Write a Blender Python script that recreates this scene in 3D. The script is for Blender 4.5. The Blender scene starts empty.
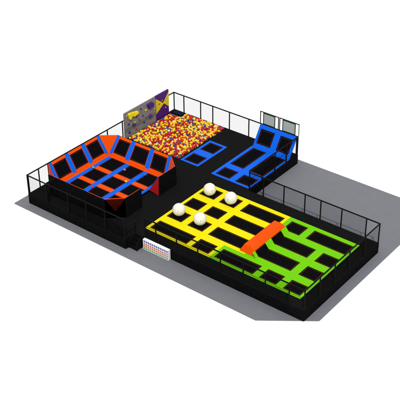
import bpy, bmesh, math, random
from mathutils import Vector, Matrix, Euler

random.seed(7)
scene = bpy.context.scene
COL = scene.collection

# ------------------------------------------------------------------ materials
def new_mat(name):
    m = bpy.data.materials.new(name)
    m.use_nodes = True
    nt = m.node_tree
    return m, nt, nt.nodes['Principled BSDF']

def vinyl(name, rgb, rough=.5, spec=.12, var=.08, scale=3.0, bump=.0, bscale=60):
    """plain coated material with a slight uneven tone"""
    m, nt, b = new_mat(name)
    b.inputs['Roughness'].default_value = rough
    b.inputs['Specular IOR Level'].default_value = spec
    tc = nt.nodes.new('ShaderNodeNewGeometry')
    n = nt.nodes.new('ShaderNodeTexNoise')
    n.inputs['Scale'].default_value = scale
    n.inputs['Detail'].default_value = 5
    nt.links.new(tc.outputs['Position'], n.inputs['Vector'])
    r = nt.nodes.new('ShaderNodeMapRange')
    r.inputs['From Min'].default_value = .3
    r.inputs['From Max'].default_value = .7
    r.inputs['To Min'].default_value = 1 - var
    r.inputs['To Max'].default_value = 1 + var
    nt.links.new(n.outputs['Fac'], r.inputs['Value'])
    mx = nt.nodes.new('ShaderNodeVectorMath')
    mx.operation = 'SCALE'
    mx.inputs[0].default_value = rgb
    nt.links.new(r.outputs['Result'], mx.inputs['Scale'])
    nt.links.new(mx.outputs['Vector'], b.inputs['Base Color'])
    if bump:
        n2 = nt.nodes.new('ShaderNodeTexNoise')
        n2.inputs['Scale'].default_value = bscale
        nt.links.new(tc.outputs['Position'], n2.inputs['Vector'])
        bp = nt.nodes.new('ShaderNodeBump')
        bp.inputs['Strength'].default_value = bump
        bp.inputs['Distance'].default_value = .02
        nt.links.new(n2.outputs['Fac'], bp.inputs['Height'])
        nt.links.new(bp.outputs['Normal'], b.inputs['Normal'])
    return m

M = {}
M['yellow'] = vinyl('yellow_vinyl', (.575, .515, .001), spec=.05, var=.025)
M['green'] = vinyl('green_vinyl', (.112, .41, .001), spec=.05, var=.025)
M['blue'] = vinyl('blue_vinyl', (.002, .085, .53), spec=.06, var=.03)
M['orange'] = vinyl('orange_vinyl', (.60, .056, .0005), spec=.05, var=.025)
M['red'] = vinyl('red_vinyl', (.30, .008, .010), spec=.06, var=.04)
M['deck'] = vinyl('black_carpet', (.0052, .0052, .0054), rough=.95, spec=.03, var=.25, scale=6, bump=.3, bscale=40)
M['skirt'] = vinyl('black_skirt_vinyl', (.0030, .0031, .0035), rough=.75, spec=.02, var=.2)
M['mat'] = vinyl('black_jump_fabric', (.0026, .0026, .0032), rough=.85, spec=.015, var=.25, scale=9)
M['metal'] = vinyl('black_painted_steel', (.0042, .0042, .0047), rough=.6, spec=.04, var=.1)
M['line_amber'] = vinyl('amber_edge_cord', (.12, .030, .001), spec=.05, var=.1)
M['line_red'] = vinyl('red_edge_cord', (.13, .014, .012), spec=.05, var=.1)
M['slab'] = vinyl('grey_concrete', (.121, .126, .141), rough=.75, spec=.25, var=.035, scale=1.4, bump=.05, bscale=30)
M['white'] = vinyl('white_paint', (.62, .62, .66), rough=.4, spec=.2, var=.02)
M['ball_white'] = vinyl('white_inflated_vinyl', (.60, .585, .51), rough=.4, spec=.2, var=.06, scale=5, bump=.3, bscale=5)
M['valve'] = vinyl('pale_grey_plastic', (.36, .35, .32))
M['wall_grey'] = vinyl('grey_climbing_panel', (.145, .14, .135), rough=.85, spec=.15, var=.16, scale=4, bump=.4, bscale=14)
M['purple'] = vinyl('purple_climbing_panel', (.050, .006, .125), var=.1)
M['yellow_panel'] = vinyl('yellow_climbing_panel', (.50, .37, .004), var=.06)
M['navy'] = vinyl('navy_foam', (.004, .008, .026), rough=.9, spec=.05, var=.2)
M['hold_yellow'] = vinyl('yellow_hold_resin_large', (.58, .46, .008), rough=.9, var=.12)
M['plastic_yellow'] = vinyl('yellow_plastic', (.62, .40, .006), rough=.3, spec=.4, var=.1)
M['plastic_red'] = vinyl('red_plastic', (.34, .004, .003), rough=.3, spec=.3, var=.15)
M['plastic_blue'] = vinyl('blue_plastic', (.016, .035, .17), rough=.3, spec=.4, var=.15)
M['plastic_pale'] = vinyl('pale_plastic', (.60, .54, .40), rough=.3, spec=.4, var=.1)
M['door_blue'] = vinyl('blue_locker_door', (.03, .07, .26))
M['door_salmon'] = vinyl('salmon_locker_door', (.46, .14, .075))
M['door_brown'] = vinyl('brown_locker_door', (.22, .085, .06))
M['door_green'] = vinyl('green_locker_door', (.12, .28, .09))
M['frame_olive'] = vinyl('dark_olive_metal', (.018, .022, .013), rough=.4, spec=.2)
M['post_grey'] = vinyl('pale_grey_metal', (.16, .17, .14), rough=.4, spec=.3)

def net_mat(name, through):
    # fine black mesh, too fine to see its threads: lets a share of the light through
    m, nt, b = new_mat(name)
    tr = nt.nodes.new('ShaderNodeBsdfTransparent')
    tr.inputs[0].default_value = (through, through, through, 1)
    nt.links.new(tr.outputs[0], nt.nodes['Material Output'].inputs['Surface'])
    return m
M['net'] = net_mat('black_safety_net', .89)
M['net_close'] = net_mat('closer_black_net', .76)
M['shade_sheet'] = net_mat('added_shade_sheet', .30)  # added sheet that dims the court's near corner panel, stands in for shade

def glass_mat():
    m, nt, b = new_mat('grey_tinted_glass')
    b.inputs['Base Color'].default_value = (.33, .36, .34, 1)
    b.inputs['Roughness'].default_value = .15
    b.inputs['Specular IOR Level'].default_value = .4
    tr = nt.nodes.new('ShaderNodeBsdfTransparent')
    tr.inputs[0].default_value = (.8, .86, .86, 1)
    mix = nt.nodes.new('ShaderNodeMixShader')
    mix.inputs[0].default_value = .6
    nt.links.new(tr.outputs[0], mix.inputs[1]); nt.links.new(b.outputs[0], mix.inputs[2])
    nt.links.new(mix.outputs[0], nt.nodes['Material Output'].inputs['Surface'])
    return m
M['glass'] = glass_mat()

# ------------------------------------------------------------------ builders
def link(name, me, parent=None, mat=None):
    o = bpy.data.objects.new(name, me)
    COL.objects.link(o)
    if mat is not None and me is not None:
        me.materials.append(mat)
    if parent is not None:
        o.parent = parent
        o.matrix_parent_inverse = Matrix.Translation(-Vector(parent.location))
    return o

def from_bm(name, bm, mat, parent=None, bevel=0, seg=2, smooth=False):
    bmesh.ops.recalc_face_normals(bm, faces=bm.faces)
    me = bpy.data.meshes.new(name)
    if smooth:
        for f in bm.faces: f.smooth = True
    bm.to_mesh(me); bm.free()
    o = link(name, me, parent, mat)
    if bevel:
        b = o.modifiers.new('bevel', 'BEVEL')
        b.width = bevel; b.segments = seg; b.limit_method = 'ANGLE'
        b.angle_limit = math.radians(35)
    return o

def thing(name, label, cat, loc=(0, 0, 0), group=None):
    o = bpy.data.objects.new(name, None)
    COL.objects.link(o)
    o.location = loc
    o.empty_display_size = .2
    tag(o, label, cat, group)
    return o

def tag(o, label, cat, group=None, kind=None):
    o['label'] = label
    o['category'] = cat
    if group: o['group'] = group
    if kind: o['kind'] = kind
    return o

def add_box(bm, x0, x1, y0, y1, z0, z1, fn=None):
    vs = []
    for z in (z0, z1):
        for y in (y0, y1):
            for x in (x0, x1):
                p = (x, y, z) if fn is None else fn(x, y, z)
                vs.append(bm.verts.new(p))
    for f in ((0, 2, 3, 1), (4, 5, 7, 6), (0, 1, 5, 4), (2, 6, 7, 3), (0, 4, 6, 2), (1, 3, 7, 5)):
        bm.faces.new([vs[i] for i in f])

def box(name, mat, parent, x0, x1, y0, y1, z0, z1, bevel=0):
    bm = bmesh.new()
    add_box(bm, x0, x1, y0, y1, z0, z1)
    return from_bm(name, bm, mat, parent, bevel)

def prism(name, mat, parent, pts, off, bevel=0):
    """closed polygon pts (3-D) swept by vector off"""
    bm = bmesh.new()
    a = [bm.verts.new(p) for p in pts]
    b = [bm.verts.new(Vector(p) + Vector(off)) for p in pts]
    bm.faces.new(a); bm.faces.new(b[::-1])
    n = len(pts)
    for i in range(n):
        bm.faces.new((a[i], b[i], b[(i + 1) % n], a[(i + 1) % n]))
    return from_bm(name, bm, mat, parent, bevel)

def cells(xs, ys, keep, z0, z1, fn=None):
    """sheet made of grid cells chosen by keep(xc, yc); thickness z0..z1; fn maps to space"""
    xs = sorted(set(round(x, 4) for x in xs)); ys = sorted(set(round(y, 4) for y in ys))
    bm = bmesh.new(); V = {}
    def v(i, j, k):
        if (i, j, k) not in V:
            p = (xs[i], ys[j], (z0, z1)[k])
            V[(i, j, k)] = bm.verts.new(p if fn is None else fn(*p))
        return V[(i, j, k)]
    nx, ny = len(xs) - 1, len(ys) - 1
    K = [[keep((xs[i] + xs[i + 1]) / 2, (ys[j] + ys[j + 1]) / 2) for j in range(ny)] for i in range(nx)]
    for i in range(nx):
        for j in range(ny):
            if not K[i][j]: continue
            bm.faces.new((v(i, j, 1), v(i + 1, j, 1), v(i + 1, j + 1, 1), v(i, j + 1, 1)))
            bm.faces.new((v(i, j, 0), v(i, j + 1, 0), v(i + 1, j + 1, 0), v(i + 1, j, 0)))
            if i == 0 or not K[i - 1][j]: bm.faces.new((v(i, j, 0), v(i, j, 1), v(i, j + 1, 1), v(i, j + 1, 0)))
            if i == nx - 1 or not K[i + 1][j]: bm.faces.new((v(i + 1, j, 0), v(i + 1, j + 1, 0), v(i + 1, j + 1, 1), v(i + 1, j, 1)))
            if j == 0 or not K[i][j - 1]: bm.faces.new((v(i, j, 0), v(i + 1, j, 0), v(i + 1, j, 1), v(i, j, 1)))
            if j == ny - 1 or not K[i][j + 1]: bm.faces.new((v(i, j + 1, 0), v(i, j + 1, 1), v(i + 1, j + 1, 1), v(i + 1, j + 1, 0)))
    return bm

def inside(x, y, r):
    return r[0] < x < r[1] and r[2] < y < r[3]

def mat_with_border(parent, r, zlow, line, fn=None, ins=.10, w=.024, su=1, sv=1, open_left=False):
    """one jump mat filling hole r = (x0, x1, y0, y1) with its edge cord as a sub-part"""
    x0, x1, y0, y1 = r
    bm = bmesh.new()
    add_box(bm, x0 + .004 / su, x1 - .004 / su, y0 + .004 / sv, y1 - .004 / sv, zlow, zlow + .012, fn)
    m = from_bm('jump_mat', bm, M['mat'], parent)
    a, b = x0 + (.12 if open_left else ins) / su, x1 - ins / su
    c, d = y0 + ins / sv, y1 - ins / sv
    wu, wv = w / su, w / sv
    bm = cells([a, a + wu, b - wu, b], [c, c + wv, d - wv, d],
               lambda x, y: not (x < b - wu and (open_left or x > a + wu) and c + wv < y < d - wv), zlow + .014, zlow + .026, fn)
    o = from_bm('edge_cord', bm, line)
    o.parent = m
    # m carries its parent's inverse offset: its own local space is already world space
    return m

def patch(bl, br, tr, tl, th_dir):
    """bilinear sheet: u, v in 0..1, w metres along th_dir (unit, towards the back)"""
    bl, br, tr, tl = map(Vector, (bl, br, tr, tl)); n = Vector(th_dir).normalized()
    def fn(u, v, w):
        return (bl * (1 - u) + br * u) * (1 - v) + (tl * (1 - u) + tr * u) * v + n * w
    return fn

# ------------------------------------------------------------------ setting
# grey floor slab, its near corner cut off
slab_pts = [(-1.06, -.86), (26.00, -.86), (29.86, 2.0), (29.96, 2.12), (29.96, 21.42), (-1.06, 21.42)]
slab = prism('floor', M['slab'], None, [(x, y, 0) for x, y in slab_pts], (0, 0, -.08))
slab['kind'] = 'structure'
slab['label'] = 'grey concrete floor slab under the trampoline park'
slab['category'] = 'floor'

# ------------------------------------------------------------------ raised platform
L, W1, W2, Y2, Y3, XJ = 20.76, 15.5, 29.07, 12.65, 1.23, 11.8
PIT = (.31, 6.85, 13.10, 20.66)
plat = thing('platform', 'low black carpeted platform with two wings carrying all the trampolines', 'platform', (14, 8, 0))
def in_plat(x, y):
    a = 0 < x < W1 and 0 < y < L and not (x > XJ and y < Y3)
    b = W1 <= x < W2 and Y3 < y < Y2
    return (a or b) and not inside(x, y, PIT)
from_bm('deck', cells([0, XJ, W1, W2, PIT[0], PIT[1]], [0, Y3, Y2, L, PIT[2], PIT[3]], in_plat, .02, 1.0), M['deck'], plat)
box('pit_floor', M['navy'], plat, PIT[0] - .1, PIT[1] + .1, PIT[2] - .1, PIT[3] + .05, .005, .015)
def skirts(p, q, out, n):
    for i in range(n):
        a = i / n; b = (i + 1) / n
        x0, y0 = p[0] + (q[0] - p[0]) * a, p[1] + (q[1] - p[1]) * a
        x1, y1 = p[0] + (q[0] - p[0]) * b, p[1] + (q[1] - p[1]) * b
        g = .012
        if out[0] == 0:
            ya, yb = sorted((y0 + .002 * out[1], y0 + .025 * out[1]))
            box('skirt_panel', M['skirt'], plat, min(x0, x1) + g, max(x0, x1) - g, ya, yb, .004, .985, .006)
        else:
            xa, xb = sorted((x0 + .002 * out[0], x0 + .025 * out[0]))
            box('skirt_panel', M['skirt'], plat, xa, xb, min(y0, y1) + g, max(y0, y1) - g, .004, .985, .006)
skirts((0, 0), (XJ, 0), (0, -1), 6)
skirts((XJ, 0), (XJ, Y3), (1, 0), 1)
skirts((XJ + .03, Y3), (W2, Y3), (0, -1), 9)
skirts((W2, Y3), (W2, Y2), (1, 0), 6)
skirts((W1 + .03, Y2), (W2, Y2), (0, 1), 7)
skirts((W1, Y2 + .03), (W1, L), (1, 0), 4)
skirts((0, L), (W1, L), (0, 1), 7)
skirts((0, 0), (0, L), (-1, 0), 9)

# ------------------------------------------------------------------ yellow and green fields
R1, R2, R3, R4 = (2.62, 3.9), (4.85, 6.2), (7.15, 8.5), (9.42, 10.8)
def H(xa, xb, r): return (xa, xb, r[0], r[1])
Yh = [H(12.36, 16.3, R1), H(16.9, 18.62, R1), H(12.36, 13.92, R2), H(14.68, 16.24, R2), H(16.95, 20.55, R2),
      H(12.36, 13.92, R3), H(14.62, 16.18, R3), H(16.95, 20.55, R3), H(12.36, 13.96, R4), H(14.62, 16.18, R4), H(16.95, 20.7, R4)]
Gh = [H(19.32, 23.15, R1), H(23.88, 25.42, R1), H(26.2, 27.72, R1), H(22.12, 25.34, R2), H(26.18, 27.7, R2),
      H(22.12, 25.4, R3), H(26.22, 27.76, R3), H(21.54, 23.12, R4), H(23.88, 27.72, R4)]
def grow(hs, d): return [(h[0] - (d if h[0] != 22.12 else 0), h[1] + d, h[2] - d, h[3] + d) for h in hs]
Yh, Gh = grow(Yh, .05), grow(Gh, .05)
BX0, BX1, BY0, BY1 = 12.02, 28.0, 2.28, 11.3
def is_yellow(x, y): return x < 19.0 or (x < 21.05 and y > 4.4)
gx = [BX0, BX1, 19.0, 21.05]; gy = [BY0, BY1, 4.4]
for h in Yh + Gh: gx += [h[0], h[1]]; gy += [h[2], h[3]]
def nohole(x, y): return not any(inside(x, y, h) for h in Yh + Gh)
yf = thing('trampoline_field', 'bright yellow padded trampoline field with eleven black mats', 'trampoline', (15.5, 6.8, 1))
from_bm('padding', cells(gx, gy, lambda x, y: nohole(x, y) and is_yellow(x, y), 1.002, 1.055), M['yellow'], yf, .018)
for h in Yh: mat_with_border(yf, h, 1.006, M['line_amber'])
gf = thing('trampoline_field', 'lime green padded trampoline field at the near right end', 'trampoline', (25, 6.8, 1))
from_bm('padding', cells(gx, gy, lambda x, y: nohole(x, y) and not is_yellow(x, y), 1.002, 1.055), M['green'], gf, .018)
for h in Gh: mat_with_border(gf, h, 1.006, M['line_amber'], open_left=abs(h[0] - 22.12) < .01)
# steep ramp on the green side of the beam: pads between two ramp mats
rf = patch((22.24, 4.45, 1.03), (22.24, 9.3, 1.03), (21.86, 9.3, 1.50), (21.86, 4.45, 1.50), (-.78, 0, -.63))
def vy(y): return (y - 4.45) / (9.3 - 4.45)
rh = [(vy(R2[0] - .05), vy(R2[1] + .05), .0, 1.0), (vy(R3[0] - .05), vy(R3[1] + .05), .0, 1.0)]
from_bm('ramp_padding', cells([0, 1] + [h[0] for h in rh] + [h[1] for h in rh], [0, 1],
        lambda u, v: not any(inside(u, v, h) for h in rh), 0, .05, rf), M['green'], gf, .01)
for h in rh:
    bm = bmesh.new(); add_box(bm, h[0] + .001, h[1] - .001, .01, .985, .02, .03, rf)
    m = from_bm('ramp_mat', bm, M['mat'], gf)
    bm = bmesh.new(); add_box(bm, h[0] + .004, h[1] - .004, .90, .96, .005, .018, rf)
    o = from_bm('edge_cord', bm, M['line_amber']); o.parent = m

# orange beam
bm = bmesh.new()
prof = [(20.42, 1.058), (20.74, 1.70), (21.50, 1.70), (21.82, 1.46), (21.82, 1.058)]
def ring(y0, taper):
    return [bm.verts.new((x, y0 + taper * (1.70 - z) / .64, z)) for x, z in prof]
a = ring(4.86, -.3); b = ring(9.22, .28)
bm.faces.new(a); bm.faces.new(b[::-1])
for i in range(5): bm.faces.new((a[i], b[i], b[(i + 1) % 5], a[(i + 1) % 5]))
tag(from_bm('vault_beam', bm, M['orange'], None, .035, 3),
    'long orange padded beam lying across where yellow meets green', 'beam')

# ------------------------------------------------------------------ blue trampolines
b2 = thing('trampoline', 'small blue trampoline pair beside the ball pit', 'trampoline', (8.2, 15.4, 1))
h2 = [(7.42, 8.98, 13.32, 14.76), (7.42, 8.98, 15.78, 17.36)]
h2 = grow(h2, .04)
from_bm('padding', cells([7.13, 9.27] + [h2[0][0], h2[0][1]], [13.04, 17.68] + [v for h in h2 for v in h[2:]],
        lambda x, y: not any(inside(x, y, h) for h in h2), 1.002, 1.055), M['blue'], b2, .018)
for h in h2: mat_with_border(b2, h, 1.006, M['line_red'])

b4 = thing('trampoline', 'blue trampoline block with four flat mats and two on its sloped back', 'trampoline', (13.2, 16.5, 1))
h4 = [(11.4, 12.94, 13.12, 14.52), (13.66, 15.2, 13.12, 14.52), (11.4, 12.9, 15.36, 19.1), (13.66, 15.2, 15.36, 19.1)]
h4 = grow(h4, .04)
from_bm('padding', cells([11.03, 15.42] + [v for h in h4 for v in h[:2]], [12.82, 19.36] + [v for h in h4 for v in h[2:]],
        lambda x, y: not any(inside(x, y, h) for h in h4), 1.002, 1.055), M['blue'], b4, .018)
for h in h4: mat_with_border(b4, h, 1.006, M['line_red'])
sf = patch((11.1, 19.38, 1.03), (15.42, 19.38, 1.03), (15.42, 20.62, 2.97), (11.1, 20.62, 2.97), (0, .84, -.54))
sh = [(.06, .44, .17, .82), (.595, .925, .17, .82)]
from_bm('sloped_padding', cells([0, 1] + [v for h in sh for v in h[:2]], [0, 1, .17, .82],
        lambda u, v: not any(inside(u, v, h) for h in sh), 0, .06, sf), M['blue'], b4, .018)
for h in sh:
    x0, x1, y0, y1 = h
    bm = bmesh.new(); add_box(bm, x0 + .001, x1 - .001, y0 + .002, y1 - .002, .04, .052, sf)
    m = from_bm('jump_mat', bm, M['mat'], b4)
    a, b, c, d = x0 + .022, x1 - .022, y0 + .045, y1 - .045
    bm = cells([a, a + .0055, b - .0055, b], [c, c + .011, d - .011, d],
               lambda x, y: not (a + .0055 < x < b - .0055 and c + .011 < y < d - .011), .026, .038, sf)
    o = from_bm('edge_cord', bm, M['line_red']); o.parent = m
from_bm('backing', cells([.004, .996], [.0, .985], lambda u, v: True, .062, .09, sf), M['skirt'], b4)
for x in (11.6, 13.26, 14.9):
    prism('slope_bracket', M['metal'], b4, [(x, 19.55, 1.005), (x, 20.6, 1.005), (x, 20.6, 2.75)], (.06, 0, 0))

# ------------------------------------------------------------------ dodgeball court
ct = thing('dodgeball_court', 'octagonal orange and blue trampoline court with sloped walls', 'trampoline court', (4.9, 5.9, 1))
CX0, CX1, CY0, CY1, CZ = 1.27, 8.50, 2.47, 9.36, 1.25
TX0, TX1, TY0, TY1, TZ = .17, 9.58, 1.37, 10.43, 2.98
box('base', M['skirt'], ct, CX0 + .05, CX1 - .01, CY0 + .05, CY1 - .05, 1.003, CZ - .06)
bx = [(1.52, 1.95), (3.75, 4.28), (6.03, 6.56), (8.2, 8.5)]
oy = [(2.47, 2.62), (4.43, 4.97), (6.63, 7.17), (9.08, 9.36)]
fh = [(bx[i][1], bx[i + 1][0], oy[j][1], oy[j + 1][0]) for i in range(3) for j in range(3)]
fxs = [CX0, CX1] + [v for s in bx for v in s]; fys = [CY0, CY1, 2.55, 9.0] + [v for s in oy for v in s]
fhole = lambda x, y: any(inside(x, y, h) for h in fh)
fblue = lambda x, y: any(s[0] < x < s[1] for s in bx) and 2.55 < y < 9.08
fmask = lambda x, y: not fhole(x, y)
from_bm('floor_padding_orange', cells(fxs, fys, lambda x, y: fmask(x, y) and not fblue(x, y), CZ - .055, CZ), M['orange'], ct, .012)
from_bm('floor_padding_blue', cells(fxs, fys, lambda x, y: fmask(x, y) and fblue(x, y), CZ - .055, CZ + .006), M['blue'], ct, .012)
for h in fh: mat_with_border(ct, h, CZ - .045, M['line_red'], ins=.07)

def sloped_wall(bl, br, tr, tl, back, centers, whole=True):
    fn = patch(bl, br, tr, tl, back)
    length = (Vector(tr) - Vector(tl)).length
    sw = .24 / length
    ew = .33 / length
    strips = [(0, ew)] + [(c - sw, c + sw) for c in centers] + [(1 - ew, 1)]
    V0, V1 = .145, .87
    holes = [(strips[i][1] + .004, strips[i + 1][0] - .004, V0, V1) for i in range(len(strips) - 1)]
    us = [0, 1] + [v for s in strips for v in s] + [v for h in holes for v in h[:2]]
    vs = [0, .06, V0, V1, 1]
    hole = lambda u, v: any(inside(u, v, h) for h in holes)
    blue = lambda u, v: any(s[0] < u < s[1] for s in strips) and v > .06
    from_bm('wall_padding', cells(us, vs, lambda u, v: not hole(u, v) and not blue(u, v), 0, .032, fn), M['orange'], ct, .008)
    for p, q in strips:
        from_bm('wall_strip', cells([p, q], [.06, 1], lambda u, v: True, -.006, .032, fn), M['blue'], ct, .008)
    from_bm('backing', cells([-.004, 1.004], [.0, .99], lambda u, v: True, .034, .08, fn), M['skirt'], ct)
    for h in holes:
        x0, x1, y0, y1 = h
        bm = bmesh.new(); add_box(bm, x0 + .0008, x1 - .0008, y0 + .003, y1 - .003, .020, .031, fn)
        m = from_bm('jump_mat', bm, M['mat'], ct)
        iu, iv, wu, wv = .07 / length, .04, .024 / length, .013
        a, b, c, d = x0 + iu, x1 - iu, y0 + iv, y1 - iv
        bm = cells([a, a + wu, b - wu, b], [c, c + wv, d - wv, d],
                   lambda x, y: not (a + wu < x < b - wu and c + wv < y < d - wv), .008, .018, fn)
        o = from_bm('edge_cord', bm, M['line_red']); o.parent = m

B = lambda x, y: (x, y, CZ + .004)
T = lambda x, y: (x, y, TZ)
I = {'lf': (CX0, CY0), 'lb': (CX0, CY1), 'rf': (CX1, CY0), 'rb': (CX1, CY1)}
e = .0
yA, yB, xA, xB = 2.64, 9.30, 1.58, 8.24          # where the top edges stop and the corners start
G0, G1 = 4.60, 6.97                              # the doorway in the right-hand side
sloped_wall(B(CX0, CY0 + e), B(CX0, CY1 - e), T(TX0, yB), T(TX0, yA), (-.85, 0, -.53), (.34, .665))
sloped_wall(B(CX0 + e, CY1), B(CX1 - e, CY1), T(xB, TY1), T(xA, TY1), (0, .85, -.53), (.31, .66))
sloped_wall(B(CX1 - e, CY0), B(CX0 + e, CY0), T(xA, TY0), T(xB, TY0), (0, -.85, -.53), (.34, .665))
sloped_wall(B(CX1, G0), B(CX1, CY0 + e), T(TX1, yA), T(TX1, G0), (.85, 0, -.53), ())
sloped_wall(B(CX1, CY1 - e), B(CX1, G1), T(TX1, G1), T(TX1, yB), (.85, 0, -.53), ())
def corner(i, p, q):
    tip = Vector(B(*i)); p = Vector(T(*p)); q = Vector(T(*q))
    n = (p - tip).cross(q - tip).normalized()
    if n.z > 0: n = -n
    prism('corner_panel', M['orange'], ct, [tip, p, q], n * .05, .006)
corner(I['lf'], (TX0, yA), (xA, TY0)); corner(I['lb'], (TX0, yB), (xA, TY1))
corner(I['rf'], (TX1, yA), (xB, TY0)); corner(I['rb'], (TX1, yB), (xB, TY1))
# see-through dark sheet, added to darken the near corner panel like shade
bm = bmesh.new()
bm.faces.new([bm.verts.new(p) for p in ((xB + .03, TY0 - .08, 1.01), (TX1 + .08, yA - .03, 1.01), (TX1 + .08, yA - .03, TZ - .03), (xB + .03, TY0 - .08, TZ - .03))])
from_bm('corner_shade_sheet', bm, M['shade_sheet'], ct)
# triangular ends beside the doorway
for y, s in ((G1, -.05), (G0, .05)):
    prism('end_panel', M['red'], ct, [(CX1 + .01, y, 1.19), (9.60, y, 1.005), (9.66, y, 2.97)], (0, s, 0), .006)
# black outer backs
box('back_panel', M['skirt'], ct, xA, xB, TY0 - .10, TY0 - .06, 1.003, TZ - .05)
box('back_panel', M['skirt'], ct, xA, xB, TY1 + .06, TY1 + .10, 1.003, TZ - .05)
box('back_panel', M['skirt'], ct, TX0 - .10, TX0 - .06, yA, yB, 1.003, TZ - .05)
box('back_panel', M['skirt'], ct, TX1 + .06, TX1 + .10, yA, G0, 1.003, TZ - .05)
box('back_panel', M['skirt'], ct, TX1 + .06, TX1 + .10, G1, yB, 1.003, TZ - .05)
for x, y in ((TX0 - .08, yA - .05), (TX0 - .08, yB + .05), (xA - .05, TY1 + .08), (xB + .05, TY1 + .08),
             (TX1 + .08, yB + .05), (TX1 + .08, yA - .05), (xB + .05, TY0 - .08), (xA - .05, TY0 - .08)):
    box('corner_post', M['metal'], ct, x - .035, x + .035, y - .035, y + .035, 1.003, TZ - .04)

def sphere_bm(r, seg=24):
    bm = bmesh.new(); bmesh.ops.create_uvsphere(bm, u_segments=seg, v_segments=seg // 2, radius=r); return bm

def dodge(mat, rgb, x, y, label):
    m = vinyl(mat, rgb, rough=.4, spec=.2)
    o = from_bm('dodgeball', sphere_bm(.115), m, None, smooth=True)
    o.location = (x, y, CZ + .115)
    tag(o, label, 'ball', 'small balls on the court floor')
dodge('green_rubber', (.10, .42, .04), 1.93, 6.52, 'small green ball on the court floor near the left sloped wall')
dodge('tan_rubber', (.42, .16, .07), 4.55, 8.0, 'small tan ball on the court floor near the far sloped wall')
dodge('yellow_rubber', (.60, .46, .05), 6.03, 6.55, 'small yellow ball in the middle of the orange and blue court')
dodge('red_rubber', (.40, .02, .02), 4.28, 3.92, 'small red ball on a mat close to the near court wall')
dodge('blue_rubber', (.05, .09, .32), 6.62, 8.5, 'small dull blue ball on the mat in the far right court corner')

# ------------------------------------------------------------------ big white balls
def big_ball(x, y, rz, label):
    root = thing('inflatable_ball', label, 'ball', (x, y, 1.03), 'big white balls on the yellow field')
    r = .58; c = Vector((x, y, 1.03 + r))
    bm = bmesh.new(); bmesh.ops.create_uvsphere(bm, u_segments=48, v_segments=24, radius=r)
    rot = Matrix.Rotation(rz, 4, 'Z') @ Matrix.Rotation(.6 + rz * .3, 4, 'X')
    bmesh.ops.transform(bm, matrix=Matrix.Translation(c) @ rot, verts=bm.verts)
    body = from_bm('shell', bm, M['ball_white'], root, smooth=True)
    bm = bmesh.new()
    for k in range(3):                                   # welded seams: thin raised hoops
        tilt = Matrix.Rotation(k * math.pi / 3, 4, 'Z') @ Matrix.Rotation(math.pi / 2, 4, 'X')
        N = 48; ring0 = []
        for i in range(N):
            a = 2 * math.pi * i / N
            loop = []
            for (dr, dz) in ((.006, -.01), (.006, .01), (-.02, .012), (-.02, -.012)):
                p = Vector(((r + dr) * math.cos(a), (r + dr) * math.sin(a), dz))
                loop.append(bm.verts.new(Matrix.Translation(c) @ rot @ tilt @ p))
            ring0.append(loop)
        for i in range(N):
            p, q = ring0[i], ring0[(i + 1) % N]
            for j in range(4): bm.faces.new((p[j], p[(j + 1) % 4], q[(j + 1) % 4], q[j]))
    from_bm('seam', bm, M['ball_white'], root, smooth=True)
    bm = bmesh.new(); bmesh.ops.create_cone(bm, cap_ends=True, segments=16, radius1=.05, radius2=.04, depth=.02)
    d = Vector((.35, -.75, .25)).normalized()
    d.rotate(Matrix.Rotation(rz * .35, 3, 'Z'))
    bmesh.ops.transform(bm, matrix=Matrix.Translation(c + d * (r + .006)) @ d.to_track_quat('Z', 'Y').to_matrix().to_4x4(), verts=bm.verts)
    from_bm('valve', bm, M['valve'], root)
big_ball(13.10, 5.60, .3, 'big white ball on the yellow field nearest the black stairs')
big_ball(15.45, 5.58, 1.0, 'big white ball on the yellow field closest to the orange beam')
big_ball(13.20, 9.84, 1.7, 'big white ball at the far left corner of the yellow field')
big_ball(15.58, 9.84, -.6, 'big white ball at the far edge of the yellow field facing the blue block')

# ------------------------------------------------------------------ fences
def fence(label, p, q, posts, z1=3.0, net=True, z0=1.0, mesh='net'):
    """axis-aligned fence from p to q; posts are coordinates along it"""
    root = thing('safety_fence', label, 'fence', (p[0], p[1], z0), 'black net fences round the platform')
    along_x = abs(q[0] - p[0]) > abs(q[1] - p[1])
    t = .045
    for s in posts:
        x, y = (s, p[1]) if along_x else (p[0], s)
        box('post', M['metal'], root, x - t, x + t, y - t, y + t, z0 + .002, z1 - .09, .01)
    if along_x:
        box('rail', M['metal'], root, min(p[0], q[0]) - t, max(p[0], q[0]) + t, p[1] - t, p[1] + t, z1 - .09, z1, .01)
    else:
        box('rail', M['metal'], root, p[0] - t, p[0] + t, min(p[1], q[1]) - t, max(p[1], q[1]) + t, z1 - .09, z1, .01)
    if net:
        ps = sorted(posts)
        for a, b in zip(ps[:-1], ps[1:]):
            bm = bmesh.new()
            pts = [(a + t, z0 + .01), (b - t, z0 + .01), (b - t, z1 - .09), (a + t, z1 - .09)]
            bm.faces.new([bm.verts.new((s, p[1], z) if along_x else (p[0], s, z)) for s, z in pts])
            from_bm('net', bm, M[mesh], root)
    return root
fence('black net fence along the left edge behind the court and climbing wall', (.05, .15), (.05, 20.62), (.15, 1.45, 4.9, 7.8, 10.6, 12.76, 16.2, 19.72))
fence('black net fence along the back of the ball pit up to the blue slope', (.05, 20.71), (15.45, 20.71),
      (.05, 1.37, 3.57, 5.14, 7.25, 9.65, 11.3, 13.22, 15.45))
fence('black net fence on the open side of the blue trampoline block', (15.45, 12.85), (15.45, 20.55), (12.85, 14.86, 16.9, 18.8, 20.5))
fence('black net fence behind the yellow and green fields', (15.62, 12.6), (28.9, 12.6), (15.62, 17.18, 19.39, 21.60, 23.23, 25.34, 27.75), mesh='net_close')
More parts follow.
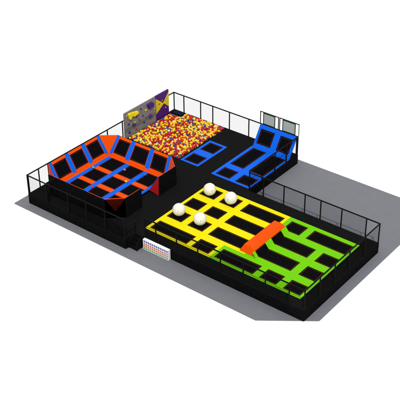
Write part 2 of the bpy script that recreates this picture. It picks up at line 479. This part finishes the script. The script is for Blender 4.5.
fence('black net fence along the end of the green field', (29.02, 1.28), (29.02, 12.6), (1.28, 3.43, 5.6, 7.83, 10.3, 12.6), mesh='net_close')
fence('black net fence along the near side of the yellow and green fields', (12.95, 1.28), (28.9, 1.28),
      (12.95, 14.13, 16.38, 18.62, 20.95, 23.22, 25.36, 27.6), mesh='net_close')
ff = fence('black net fence in front of the orange and blue court', (.05, .05), (11.75, .05), (.05, 2.42, 5.1, 7.3, 9.5, 11.75))
box('knee_panel', M['skirt'], ff, 5.15, 11.70, .10, .14, 1.004, 2.05)
fence('short black net fence between the platform edge and the court corner', (2.42, .17), (2.42, 1.2), (.2, 1.16))
fence('short black net fence beside the entrance stairs', (11.75, .2), (11.75, 1.4), (.2, 1.36), z1=2.1)

# ------------------------------------------------------------------ climbing wall
cw = thing('climbing_wall', 'grey and purple climbing wall with coloured holds beside the ball pit', 'climbing wall', (.2, 16.2, 1))
def wall_x(z):                                            # face of the slightly folded grey panel
    pts = [(.4, .30), (1.60, .26), (2.16, .36), (3.0, .30), (3.78, .22)]
    for (a, xa), (b, xb) in zip(pts[:-1], pts[1:]):
        if a <= z <= b: return xa + (xb - xa) * (z - a) / (b - a)
    return .3
prof = [(.30, .5), (.26, 1.60), (.36, 2.16), (.30, 3.0), (.22, 3.78), (.11, 3.78), (.11, .5)]
bm = bmesh.new()
ys = [12.88 + i * (17.56 - 12.88) / 3 for i in range(4)]
for ya, yb in zip(ys[:-1], ys[1:]):
    pass
prism('grey_panel', M['wall_grey'], cw, [(x, 12.88, z) for x, z in prof], (0, 4.68, 0), .006)
box('purple_panel', M['purple'], cw, .11, .26, 17.57, 19.62, .5, 3.80, .006)
c0 = (.37, 18.72, 2.6)
def facet(mat, a, b):
    """low pyramid facet leaning from the panel edge a-b to the raised centre"""
    a = Vector(a); b = Vector(b); c = Vector(c0)
    bm = bmesh.new()
    t = [bm.verts.new(v) for v in (a, b, c)]
    u = [bm.verts.new((.262, v.y, v.z)) for v in (a, b, c)]
    bm.faces.new(t); bm.faces.new(u[::-1])
    for i in range(3): bm.faces.new((t[i], u[i], u[(i + 1) % 3], t[(i + 1) % 3]))
    return from_bm('facet', bm, mat, cw)
facet(M['yellow_panel'], (.285, 17.6, 1.78), (.285, 17.6, 3.50))
facet(M['yellow_panel'], (.285, 19.6, 3.56), (.285, 19.6, 1.84))
def hold_poly(mat, pts, d):
    prism('climbing_hold', mat, cw, [(wall_x(z) - .02, y, z) for y, z in pts], (d, 0, 0), .05)
hold_poly(M['hold_yellow'], [(13.32, 3.58), (13.55, 3.62), (14.72, 3.42), (14.80, 3.12), (14.15, 3.04), (13.80, 3.18), (13.68, 2.92), (13.42, 2.98)], .24)
hold_poly(M['purple'], [(16.15, 3.48), (16.9, 3.52), (17.1, 3.3), (16.95, 2.98), (16.35, 2.96)], .26)
hm = {k: vinyl(k + '_hold_resin', v) for k, v in dict(red=(.22, .03, .04), yellow=(.5, .38, .03), blue=(.03, .03, .13), violet=(.07, .02, .13)).items()}
for k, y, z, s in (('red', 14.92, 2.38, .12), ('yellow', 15.95, 2.94, .13), ('blue', 15.65, 1.75, .13), ('violet', 16.5, 2.12, .22),
                   ('blue', 13.34, 2.5, .12), ('blue', 13.97, 2.17, .17), ('yellow', 14.25, 2.34, .09), ('blue', 14.3, 2.05, .12), ('violet', 15.5, 2.55, .10),
                   ('red', 15.9, 2.2, .09), ('violet', 16.75, 2.0, .14), ('blue', 13.5, 1.5, .15), ('red', 14.5, 1.45, .12),
                   ('yellow', 13.2, 3.42, .08), ('violet', 15.3, 3.35, .10), ('blue', 14.6, 2.75, .08), ('yellow', 17.2, 2.6, .08),
                   ('yellow', 18.5, 3.0, .06), ('violet', 18.0, 2.8, .07), ('yellow', 19.0, 2.0, .07)):
    bm = bmesh.new(); bmesh.ops.create_icosphere(bm, subdivisions=2, radius=s)
    rr = random.Random(int(y * 100 + z * 10))
    for v in bm.verts:
        v.co *= 1 + rr.uniform(-.16, .16); v.co.x *= .7
        v.co += Vector((wall_x(z) + .03, y, z)) if y < 17.5 else Vector((.34, y, z))
    from_bm('climbing_hold', bm, hm[k], cw, smooth=True)

# ------------------------------------------------------------------ foam pit
nb = tag(box('foam_block', M['navy'], None, .45, 1.55, 19.95, 20.6, .80, 1.12, .05),
         'large dark navy foam block in the back corner of the pit', 'foam block')
S = .132
def ball_mesh(mat):
    bm = bmesh.new(); bmesh.ops.create_icosphere(bm, subdivisions=2, radius=S)
    for f in bm.faces: f.smooth = True
    me = bpy.data.meshes.new('pit_ball'); bm.to_mesh(me); bm.free(); me.materials.append(mat)
    return me
KINDS = [('yellow', .43), ('red', .42), ('blue', .11), ('pale', .04)]
cm = {k: ball_mesh(M['plastic_' + k]) for k, _ in KINDS}
LAB = {'yellow': 'yellow plastic ball lying loose in the ball pit', 'red': 'red plastic ball lying loose in the ball pit',
       'blue': 'blue plastic ball lying loose in the ball pit', 'pale': 'pale cream plastic ball lying loose in the ball pit'}
def pick():
    r = random.random(); s = 0
    for k, w in KINDS:
        s += w
        if r < s: return k
    return 'yellow'
spots = []
nx, ny = 28, 32
for i in range(nx):
    for j in range(ny):
        x = PIT[0] + .09 + (i + .5) * (PIT[1] - PIT[0] - .22) / nx + random.uniform(-.06, .06)
        y = PIT[2] + .12 + (j + .5) * (PIT[3] - PIT[2] - .20) / ny + random.uniform(-.07, .07)
        if x < 1.7 and y > 19.75: continue
        z = 1.0 + random.uniform(-.12, .05) + .05 * math.sin(x * 1.3 + 1) * math.sin(y * .9)
        if x < .8 or y > 20.2: z = max(z, 1.0)
        spots.append((Vector((x, y, z)), pick()))
camp = Vector((60.354, -50.470, 50.189))
spots.sort(key=lambda s: (s[0] - camp).length)
def rnd_rot(): return (random.uniform(0, 6.28), random.uniform(0, 6.28), random.uniform(0, 6.28))
for p, k in spots[:300]:
    o = bpy.data.objects.new('pit_ball', cm[k]); COL.objects.link(o)
    o.location = p; o.rotation_euler = rnd_rot()
    tag(o, LAB[k], 'ball', 'loose balls in the ball pit')
# the far cubes and the deeper layers: one heap
bm = bmesh.new()
idx = {k: i for i, (k, _) in enumerate(KINDS)}
def heap_cube(p, k):
    M4 = Matrix.Translation(p) @ Euler(rnd_rot()).to_matrix().to_4x4()
    n0 = len(bm.faces)
    bm.from_mesh(cm[k])
    bm.verts.ensure_lookup_table(); bm.faces.ensure_lookup_table()
    nv = len(cm[k].vertices)
    for v in bm.verts[-nv:]: v.co = M4 @ v.co
    for f in bm.faces[n0:]: f.material_index = idx[k]; f.smooth = True
for p, k in spots[300:]: heap_cube(p, k)
for i in range(28):
    for j in range(33):
        heap_cube(Vector((PIT[0] + .22 + (i + random.random()) * (PIT[1] - PIT[0] - .4) / 28,
                          PIT[2] + .16 + (j + random.random()) * (PIT[3] - PIT[2] - .32) / 33, .76 + random.uniform(-.05, .04))), pick())
me = bpy.data.meshes.new('ball_heap'); bm.to_mesh(me); bm.free()
for k, _ in KINDS: me.materials.append(M['plastic_' + k])
heap = link('ball_heap', me)
tag(heap, 'mixed heap of coloured balls filling the rest of the pit', 'balls', None, 'stuff')

# ------------------------------------------------------------------ glass backboards above the blue slope
def board(x0, x1, left, right, right_mat, label):
    r = thing('glass_backboard', label, 'backboard', ((x0 + x1) / 2, 20.71, 3), 'glass backboards above the blue slope')
    z0, z1, y0, y1 = 3.005, 4.26, 20.68, 20.74
    box('post', M['frame_olive'] if left else M['metal'], r, x0, x0 + .07, y0, y1, z0, z1)
    box('post', right_mat, r, x1 - .07, x1, y0, y1, z0, z1)
    box('top_rail', M['frame_olive'], r, x0 - .01, x1 + .01, y0 - .005, y1 + .005, z1 + .002, z1 + .07)
    a, b = x0 + .36, x1 - .42
    bm = cells([a, a + .08, b - .08, b], [3.012, 3.09, 4.17, 4.25], lambda x, z: not (a + .08 < x < b - .08 and 3.09 < z < 4.17),
               -.025, .025, lambda u, v, w: (u, 20.71 + w, v))
    fr = from_bm('pane_frame', bm, M['frame_olive'], r)
    bm = bmesh.new(); add_box(bm, a + .081, b - .081, 20.70, 20.72, 3.091, 4.169)
    g = from_bm('pane', bm, M['glass']); g.parent = fr
board(11.0, 13.18, True, False, M['metal'], 'left of the two grey glass panels above the sloped blue back')
board(13.26, 15.54, False, True, M['post_grey'], 'right of the two grey glass panels above the sloped blue back')

# ------------------------------------------------------------------ stairs and shoe locker
st = thing('entrance_stairs', 'small black stairs against the platform beside the white locker', 'stairs', (12.3, .8, 0))
for i in range(3):
    box('step', M['skirt'], st, 11.93, 12.70, .34 + i * .28, 1.19, .004 + i * .25, .25 + i * .25 - .003, .01)
for x in (11.86, 12.702):
    prism('side_panel', M['metal'], st, [(x, .28, .004), (x, 1.20, .004), (x, 1.20, 1.0), (x, .75, 1.0), (x, .28, .62)], (.06, 0, 0), .008)

lk = thing('shoe_locker', 'low white locker with rows of blue salmon and green doors', 'locker', (14.35, 1.05, 0))
lx0, lx1, ly0, ly1, lz = 12.95, 15.76, .93, 1.195, 1.02
cols = 12; pitch = (lx1 - lx0 - .08) / cols
rows = [(.74, .92, 'door_blue'), (.48, .67, 'door_salmon'), (.26, .45, 'door_salmon'), (.03, .23, 'door_green')]
lh = [(lx0 + .04 + i * pitch + .027, lx0 + .04 + (i + 1) * pitch - .027, r[0], r[1]) for i in range(cols) for r in rows]
bm = cells([lx0, lx1] + [v for h in lh for v in h[:2]], [.004, lz] + [v for h in lh for v in h[2:]],
           lambda x, z: not any(inside(x, z, h) for h in lh), 0, .05, lambda u, v, w: (u, ly0 + w, v))
from_bm('front_frame', bm, M['white'], lk)
box('body', M['white'], lk, lx0, lx1, ly0 + .051, ly1, .004, lz, .004)
for i in range(cols):
    for j, r in enumerate(rows):
        h = lh[i * 4 + j]
        d = box('locker_door', M[r[2]], lk, h[0] + .004, h[1] - .004, ly0 + .02, ly0 + .045, h[2] + .004, h[3] - .004)

# ------------------------------------------------------------------ world, sun, camera
w = bpy.data.worlds.new('World'); scene.world = w; w.use_nodes = True
bg = w.node_tree.nodes['Background']
bg.inputs['Color'].default_value = (1, 1, 1, 1); bg.inputs['Strength'].default_value = 1.02
sd = bpy.data.lights.new('sun', 'SUN'); sd.energy = 3.0; sd.angle = math.radians(.8); sd.color = (1, .98, .95)
so = bpy.data.objects.new('sun', sd); COL.objects.link(so)
so.rotation_euler = Vector((-.48, .60, -1)).to_track_quat('-Z', 'Y').to_euler()
so.location = (20, -10, 30)

cd = bpy.data.cameras.new('camera'); cam = bpy.data.objects.new('camera', cd); COL.objects.link(cam)
f, px, py = 1005.2897969, 215.4806096, 185.8126508
pitch_, yaw, roll = .5619066567, 2.2275665719, -.00064919865
F = Vector((math.cos(yaw) * math.cos(pitch_), math.sin(yaw) * math.cos(pitch_), -math.sin(pitch_)))
R = Vector((math.sin(yaw), -math.cos(yaw), 0)); U = R.cross(F)
R2 = math.cos(roll) * R + math.sin(roll) * U; U2 = -math.sin(roll) * R + math.cos(roll) * U
mw = Matrix((R2, U2, -F)).transposed().to_4x4(); mw.translation = camp
cam.matrix_world = mw
cd.sensor_width = 36; cd.lens = 36 * f / 400
cd.shift_x = (200 - px) / 400; cd.shift_y = (py - 200) / 400
cd.clip_start = 1; cd.clip_end = 500
scene.camera = cam
scene.view_settings.view_transform = 'Standard'; scene.view_settings.look = 'None'
scene.view_settings.exposure = 0; scene.view_settings.gamma = 1
scene.cycles.transparent_max_bounces = 24
